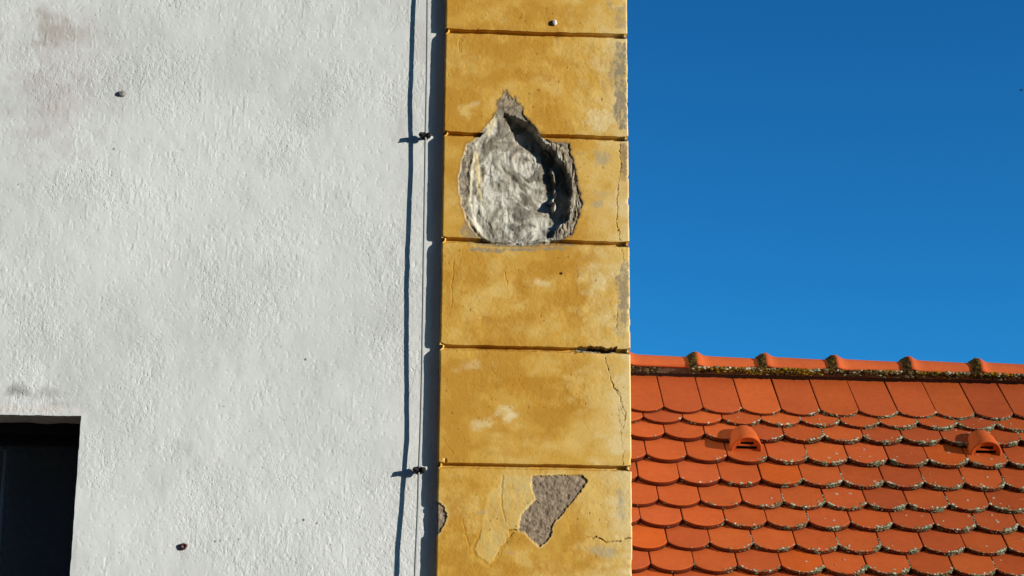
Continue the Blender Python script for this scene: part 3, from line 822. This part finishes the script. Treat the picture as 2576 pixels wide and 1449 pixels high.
_, s_top = roofhit(np.array(2000.), np.array(941.))
s_top = float(s_top)
SA = s_top - .115                                      # where the two slopes meet
apex = onroof(0., SA)
W_ = .18
rowsS = list(SROW); rowsO = list(OROW)
while len(rowsS) < 21:
    rowsS.append(rowsS[-1] + .1545 + random.uniform(-.006, .006)); rowsO.append(rowsO[-1] + (.09 if len(rowsS) % 2 else -.09) + random.uniform(-.006, .006))
SAG = .051; TK = .0245; TILT = .152
cols_tile = [A(174, 79, 32), A(169, 75, 30), A(177, 82, 33), A(171, 77, 34), A(163, 72, 32)]
tb = MB(); edges = []; tile_at = {}
for r_, (sj, oj) in enumerate(zip(rowsS, rowsO)):
    first = int(math.floor((XMIN - oj) / W_)) ; last = int(math.ceil((XMAX - oj) / W_))
    top_s = s_top - .09 if r_ < 3 else sj - .30
    for i in range(first, last):
        xc = oj + (i + .5) * W_ + random.uniform(-.0012, .0012)
        hw = W_ / 2 - .0018
        rot = random.gauss(0, .004); js = random.gauss(0, .0022); jn = random.gauss(0, .0007); roll_ = random.gauss(0, .006)
        dpx = (1 if False else 0)
        Rr = (hw * hw + SAG * SAG) / (2 * SAG)
        out = [(-hw, top_s), ]
        na = 18
        a0 = math.asin(hw / Rr)
        arc = [(Rr * math.sin(a), sj + js + (Rr * math.cos(a) - (Rr - SAG))) for a in np.linspace(-a0, a0, na)]
        out = [(-hw, top_s)] + arc + [(hw, top_s)]
        def top_n(s__, x__): return -(sj + SAG - s__) * TILT + jn + roll_ * x__ + (.0 if r_ else .004)
        cen = (0, sj - .02)
        ring = []
        for lvl, (inset, dn_) in enumerate([(.0030, 0), (.0010, -.0010), (0, -.0030), (0, -TK)]):
            rg = []
            for (x__, s__) in out:
                k_ = inset
                xx = x__ - math.copysign(k_, x__) if abs(x__) > k_ else x__
                ss = s__ - (k_ if s__ > sj - .02 else 0)
                rx_ = xx * math.cos(rot) - (ss - sj) * math.sin(rot); rs_ = xx * math.sin(rot) + (ss - sj) * math.cos(rot) + sj
                rg.append(onroof(xc + rx_, rs_, top_n(rs_, rx_) + dn_))
            ring.append(rg)
        m_ = len(out)
        V = [v for rg in ring for v in rg]
        Fc = [tuple(range(m_))]
        for l in range(3):
            for k_ in range(m_ - 1):
                Fc.append((l * m_ + k_, (l + 1) * m_ + k_, (l + 1) * m_ + k_ + 1, l * m_ + k_ + 1))
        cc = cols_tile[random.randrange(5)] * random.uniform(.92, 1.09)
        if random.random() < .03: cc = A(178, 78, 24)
        cc = cc * float(np.interp(proj(onroof(xc, sj))[0], [1600, 2050, 2550], [1.07, .95, .80]))     # tiles darker towards the right
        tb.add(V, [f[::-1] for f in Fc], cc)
        for k_ in range(m_ * 2, m_ * 4):                     # edges darkened in the colour, deepening the shade below each tile
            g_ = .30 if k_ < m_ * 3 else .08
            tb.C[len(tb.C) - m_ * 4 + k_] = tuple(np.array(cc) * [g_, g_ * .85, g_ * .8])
        tile_at[(r_, i)] = (xc, sj)
        edges.append((r_, i, xc, [(xc + a_, b_) for a_, b_ in arc], sj))
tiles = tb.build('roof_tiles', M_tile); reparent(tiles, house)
me = tiles.data
# backing board, rear slope, walls
s = MB()
sE = rowsS[-1] + .12
b0 = [onroof(XMIN, SA, -.075), onroof(XMAX, SA, -.075), onroof(XMAX, sE, -.075), onroof(XMIN, sE, -.075)]
s.add(b0, [(0, 1, 2, 3)])
yr, zr = float(apex[1]), float(apex[2])
def mirror(p): return (p[0], 2 * yr - p[1], p[2])
s.add([mirror(p) for p in b0], [(3, 2, 1, 0)])
reparent(s.build('roof_boarding', mat('dark_boarding', base=(.06, .03, .02), rough=.9)), house)
tb2 = MB()                                   # plain rows on the rear slope
for k in range(22):
    s0 = SA + .02 + k * .155
    tb2.add([mirror(onroof(XMIN, s0 - .02, -.03)), mirror(onroof(XMAX, s0 - .02, -.03)), mirror(onroof(XMAX, s0 + .17, .0)), mirror(onroof(XMIN, s0 + .17, .0)), mirror(onroof(XMAX, s0 + .17, -.015)), mirror(onroof(XMIN, s0 + .17, -.015))], [(3, 2, 1, 0), (5, 4, 2, 3)], cols_tile[k % 5])
reparent(tb2.build('rear_tiles', M_tile), house)
eave = onroof(0., sE - .25)
s = MB()
ye, ze = float(eave[1]), float(eave[2])
s.box((XR - .02, ye + .05, 0), (RP0[0] + XMAX - .1, 2 * yr - ye - .05, ze - .05))
xg = RP0[0] + XMAX - .1
s.add([(xg, ye + .05, ze - .05), (xg, 2 * yr - ye - .05, ze - .05), (xg, yr, zr - .2)], [(0, 1, 2)])
reparent(s.build('wall', M_house), house)

# ridge tiles
RR = .086
RIDX = [1572, 1747, 1921, 2097, 2283, 2457, 2634]
el = ray(2000., 902.)
tR = (yr - CAM[1]) / el[1]
z_at = CAM[2] + el[2] * tR
elev = math.atan2(el[2], math.hypot(el[0], el[1]))
zax = z_at - RR / math.cos(elev)
rxs = [float(at(x_, 915, yr - .03)[0]) for x_ in RIDX]
rxs = [rxs[0] - .345] + rxs
while rxs[-1] < RP0[0] + XMAX: rxs.append(rxs[-1] + .345)
mb_m = MB()
flare = []
for k in range(len(rxs) - 1):
    x0, x1 = rxs[k], rxs[k + 1] + .03
    prof_r = [(0.0, .0215), (.004, .0240), (.012, .0240), (.022, .0190), (.032, .0120), (.045, .0065), (.07, .0035), (.20, -.0002), (1.0, -.004)]
    jz = random.gauss(0, .0012); js_ = random.uniform(-.003, .003)
    xsr = [x0 + f_ if f_ < .5 else x1 for f_, _ in prof_r]
    V = []; F = []; na = 25
    for lay in (0, 1):
        for (f_, dr), x_ in zip(prof_r, xsr):
            rad_ = RR + dr - lay * .014
            for a in np.linspace(.20, math.pi - .20, na):
                V.append((x_, yr - rad_ * math.cos(a) * .98, zax + jz + js_ * (x_ - x0) + rad_ * (math.sin(a)) if math.sin(a) > 0 else zax + jz + rad_ * math.sin(a) * 1))
    m_ = len(prof_r)
    for i in range(m_ - 1):
        for j in range(na - 1):
            a = i * na + j; F.append((a, a + na, a + na + 1, a + 1))
            b_ = m_ * na + a; F.append((b_, b_ + 1, b_ + na + 1, b_ + na))
    for j in range(na - 1):
        F.append((j, j + 1, m_ * na + j + 1, m_ * na + j))
    for i in range(m_ - 1):
        for j in (0, na - 1):
            F.append((i * na + j, m_ * na + i * na + j, m_ * na + (i + 1) * na + j, (i + 1) * na + j))
    s = MB(); s.add(V, F, A(174, 80, 38) * random.uniform(.95, 1.05))
    o = s.build('ridge_tile', M_tile, None, True); reparent(o, house)
    flare.append((x0, RR + .02))
# mortar bed under ridge
s = MB()
rm = RR - .006
s.add([(RP0[0] + XMIN, yr - rm, zax + .025), (RP0[0] + XMAX, yr - rm, zax + .025), onroof(XMAX, s_top - .022, -.026), onroof(XMIN, s_top - .022, -.026)], [(0, 1, 2, 3)])
reparent(s.build('mortar_bed', mat('old_mortar', base=(.14, .085, .05), rough=1, n_scale=40, n_amt=.4, bumps=[('noise', 80, .01, (1, 1, 1))])), house)

# --- moss and lichen lumps
t_ = (1 + 5 ** .5) / 2
ICO = np.array([(-1, t_, 0), (1, t_, 0), (-1, -t_, 0), (1, -t_, 0), (0, -1, t_), (0, 1, t_), (0, -1, -t_), (0, 1, -t_), (t_, 0, -1), (t_, 0, 1), (-t_, 0, -1), (-t_, 0, 1)]) / math.hypot(1, t_)
ICF = [(0, 11, 5), (0, 5, 1), (0, 1, 7), (0, 7, 10), (0, 10, 11), (1, 5, 9), (5, 11, 4), (11, 10, 2), (10, 7, 6), (7, 1, 8), (3, 9, 4), (3, 4, 2), (3, 2, 6), (3, 6, 8), (3, 8, 9), (4, 9, 5), (2, 4, 11), (6, 2, 10), (8, 6, 7), (9, 8, 1)]
BAS = np.array([RX, RS, RN])
def lump_add(mb, c, rx_, rs_, rn_, colr):
    a = random.uniform(0, 6.28); ca, sa = math.cos(a), math.sin(a)
    P = ICO * (1 + .35 * (rng.rand(12, 1) - .5))
    P = np.stack([P[:, 0] * ca - P[:, 1] * sa, P[:, 0] * sa + P[:, 1] * ca, P[:, 2]], -1)
    P = P * [rx_, rs_, rn_] @ BAS + c
    mb.add(P, ICF, colr)
mossC = [A(106, 86, 28), A(84, 70, 32), A(62, 50, 30), A(128, 102, 18), A(88, 80, 54), A(44, 35, 24)]
lichC = [A(150, 148, 118), A(168, 164, 138), A(120, 122, 92), A(92, 92, 66), A(182, 176, 154), A(104, 100, 76)]
ms = MB()
fA = onroof(XMIN, s_top); zlow_s = s_top + .008
# strip along under the ridge tiles: between the lower rim of the cap (yr-RR, zax) and the slope
for k in range(8200):
    x_ = random.uniform(RP0[0] + XMIN, RP0[0] + XMAX)
    pxx = proj(np.array([x_, yr - RR, zax]))[0]
    f_ = random.random()
    topP = np.array([x_, yr - RR + .004, zax + .016]); lowP = onroof(x_ - RP0[0], zlow_s - .026, -.019)
    c = topP * f_ + lowP * (1 - f_) + np.array([0, -.003 + random.gauss(0, .003), 0])
    if pxx < 1744:
        if pxx > 1662 or random.random() < .6: continue
        c = c + np.array([0, .012, .0])
        colr = [A(70, 60, 40), A(96, 82, 58)][random.randrange(2)]
    else:
        xa, fa = np.array([x_]), np.array([f_])
        zone = float(fbm(xa * 9, fa * .8, 300, 3)[0]) * 3 + .2
        thin = float(fbm(xa * 14, fa * .5 + 3, 305, 3)[0])
        if f_ < .15 + .9 * thin and random.random() < .9: continue
        if f_ > .7 and random.random() < .25 + .5 * (math.sin(pxx * .037) > 0): colr = random.choice(lichC + [lichC[2], lichC[3]])
        elif zone > .35: colr = random.choice([mossC[0], mossC[3], mossC[1]])
        elif zone < -.5: colr = random.choice([mossC[4], lichC[2], mossC[2]])
        else: colr = random.choice([mossC[2], mossC[5], mossC[1]])
    r0 = .0024 + .0072 * random.random() ** 2.4
    lump_add(ms, c, r0 * 1.2, r0, r0 * .8, colr)
# joints of the caps
for (x0, r0_) in flare:
    for k in range(420):
        a = random.uniform(.12, 1.75)
        f2 = random.random() ** .7
        rad_ = RR - .001 + (r0_ - RR) * (1 - f2) * random.uniform(.7, 1.05)
        c = np.array([x0 - .001 - .030 * f2, yr - rad_ * math.cos(a), zax + rad_ * math.sin(a)])
        r1 = random.uniform(.003, .0075)
        lump_add(ms, c, r1, r1, r1, random.choice([mossC[2], mossC[5], mossC[1], A(82, 66, 40), mossC[0] if a < .7 else mossC[2]]))
reparent(tag(ms.build('moss', M_moss), None, None, None, 'stuff'), house)
# lichen on tile edges, more to the right
ls = MB()
for (r_, i, xc, arc, sj) in edges:
    if r_ > 12: continue
    q_ = proj(onroof(xc, sj))
    dens = float(np.interp(q_[0], [1720, 1900, 2150, 2500], [0.02, .3, .8, 1.0])) * random.uniform(.55, 1.15)
    if q_[0] > 2700 or q_[0] < 1560: dens *= 1
    n = int(170 * dens)
    hots = [(random.uniform(.6, .97), random.uniform(.03, .09)) for _ in range(2)] + [(random.random(), random.uniform(.02, .06)) for _ in range(2)]
    for k in range(n):
        inC = random.random() > .38; h_ = random.choice(hots)
        u = random.random() if not inC else min(max(random.gauss(*h_), 0), 1)
        # the crust keeps to the rim
        j = u * (len(arc) - 1); j0 = int(j); j0 = min(j0, len(arc) - 2); f_ = j - j0
        x_ = arc[j0][0] * (1 - f_) + arc[j0 + 1][0] * f_; s_ = arc[j0][1] * (1 - f_) + arc[j0 + 1][1] * f_
        inw = abs(random.gauss(0, .0055 if inC else .0022))
        s2 = s_ - inw; n_ = -(sj + SAG - s2) * TILT
        low = random.random() < .55
        if low: s2 = s_ + .001; n_ = n_ - random.uniform(.002, .015); colr = random.choice([lichC[3], lichC[5], A(66, 60, 40), lichC[2]])
        else: colr = random.choice(lichC)
        r1 = random.uniform(.0022, .0056) if inC else random.uniform(.0014, .0030)
        lump_add(ls, onroof(x_, s2, n_), r1 * 1.3, r1, r1 * .7, colr)
    for k in range(int(random.random() * 7 * dens * (2.0 if r_ == 0 else .8))):     # loose round rosettes on the face
        x_ = xc + random.uniform(-.075, .075); s_ = sj - random.uniform(-.02, .20 if r_ == 0 else .08)
        n_ = -(sj + SAG - s_) * TILT
        r1 = random.uniform(.0018, .0056)
        for kk in range(4):
            lump_add(ls, onroof(x_ + random.gauss(0, r1 * .5), s_ + random.gauss(0, r1 * .5), n_ + .0006), r1, r1 * .9, .0012, random.choice([A(172, 148, 124), A(152, 136, 110), A(170, 124, 94)]))
    if random.random() < dens * .75 and r_ > 0:      # crust running down the joints
        x_ = arc[-1][0] + .001
        for k in range(16):
            s_ = sj - random.uniform(-.004, .06)
            lump_add(ls, onroof(x_ + random.gauss(0, .0014), s_, -(sj + SAG - s_) * TILT), .0024, .003, .0015, random.choice(lichC))
reparent(tag(ls.build('lichen', M_moss), None, None, None, 'stuff'), house)

# --- vent tiles
def vent(pxc, pyc, label):
    x_, s_ = roofhit(np.array(float(pxc)), np.array(float(pyc)))
    x_, s_ = float(x_), float(s_)
    best = min([e for e in edges if e[0] == 3], key=lambda e: abs(e[2] - x_))
    xc = best[2]; sj = best[4]
    nb = lambda s__: -(sj + SAG - s__) * TILT
    vt = empty('vent_tile', tuple(onroof(xc, s_, nb(s_)))); reparent(vt, house); vt['label'] = label
    V = []; F = []; na = 27
    secs = [(0.0, .0700, .082), (-.02, .0695, .0815), (-.05, .0685, .080), (-.09, .065, .077), (-.125, .059, .071), (-.148, .050, .060), (-.160, .038, .042), (-.166, .025, .015)]
    lays = [0, .009]
    cl = A(178, 80, 32)
    for lay in lays:
        for (ds, hw, hh) in secs:
            for a in np.linspace(0, math.pi, na):
                V.append(onroof(xc - (hw - lay) * math.cos(a), s_ + ds, nb(s_ + ds) - .002 + (hh - lay) * math.sin(a) ** .9))
    m_ = len(secs)
    for i in range(m_ - 1):
        for j in range(na - 1):
            a = i * na + j; F.append((a, a + 1, a + na + 1, a + na))
            b_ = m_ * na + a
            if i < 1: F.append((b_, b_ + na, b_ + na + 1, b_ + 1))
    for j in range(na - 1): F.append((j, m_ * na + j, m_ * na + j + 1, j + 1))
    s = MB(); s.add(V, F, cl)
    put_w(s, 'hood', M_tile, vt, True)
    # grille plate set back inside the hood with two slots: built from strips
    s = MB(); yb = s_ - .008
    def plate(h0, h1, segs):
        for (a, b) in segs:
            a, b = a * .93, b * .93
            V = [onroof(xc + a, yb, nb(yb) + h0), onroof(xc + b, yb, nb(yb) + h0), onroof(xc + b, yb, nb(yb) + h1), onroof(xc + a, yb, nb(yb) + h1)]
            W2 = [onroof(xc + p, yb - .004, nb(yb) + q) for p, q in ((a, h0), (b, h0), (b, h1), (a, h1))]
            s.add(V + W2, [(0, 1, 2, 3), (3, 2, 6, 7), (4, 5, 1, 0), (1, 5, 6, 2), (4, 0, 3, 7)], cl)
    def hw_at(h): return .068 * math.sqrt(max(0, 1 - (h / .075) ** 2))
    hs = [(-.004, .006), (.006, .024), (.024, .034), (.034, .050)]
    plate(-.004, .005, [(-.068, .068)])
    plate(.005, .024, [(-.068, -.050), (.050, .068)])
    plate(.024, .031, [(-.064, .064)])
    plate(.031, .048, [(-.058, -.032), (.032, .058)])
    for h in np.arange(.048, .074, .004):
        w2 = hw_at(h + .002); plate(h, h + .0042, [(-w2, w2)])
    put_w(s, 'grille', M_tile, vt)
    s = MB(); V = [onroof(xc - .05, s_ - .03, nb(s_) - .01), onroof(xc + .05, s_ - .03, nb(s_) - .01), onroof(xc + .036, s_ - .03, nb(s_) + .056), onroof(xc - .036, s_ - .03, nb(s_) + .056)]
    s.add(V, [(0, 1, 2, 3)])
    put_w(s, 'vent_back', M_frame, vt)
vent(1881, 1129, 'clean orange vent tile nearer the pilaster')
vent(2487, 1140, 'vent tile with lichen near the right edge')

# ------------------------------------------------------------------ a far bird
c = CAM + ray(2568.5, 227.) * 170
s = MB()
s.tube([c + np.array([-.13, 0, 0]), c + np.array([-.07, 0, .01]), c, c + np.array([.08, 0, .0]), c + np.array([.15, 0, .01])], [.01, .045, .055, .03, .012], 8)
bird = s.build('bird', M_bird, None, True)
tag(bird, 'tiny dark bird high in the blue sky at the right edge', 'bird')
for sg in (-1, 1):
    w_ = MB()
    w_.add([c + np.array(p) for p in [(-.05, sg * .03, .02), (.05, sg * .03, .02), (.03, sg * .16, .07), (-.03, sg * .16, .07), (.0, sg * .30, .02)]] +
           [c + np.array(p) for p in [(-.05, sg * .03, .01), (.05, sg * .03, .01), (.03, sg * .16, .06), (-.03, sg * .16, .06), (.0, sg * .30, .015)]],
           [(0, 1, 2, 3), (3, 2, 4), (5, 8, 7, 6), (8, 9, 7)])
    w_.build('wing', M_bird, bird)
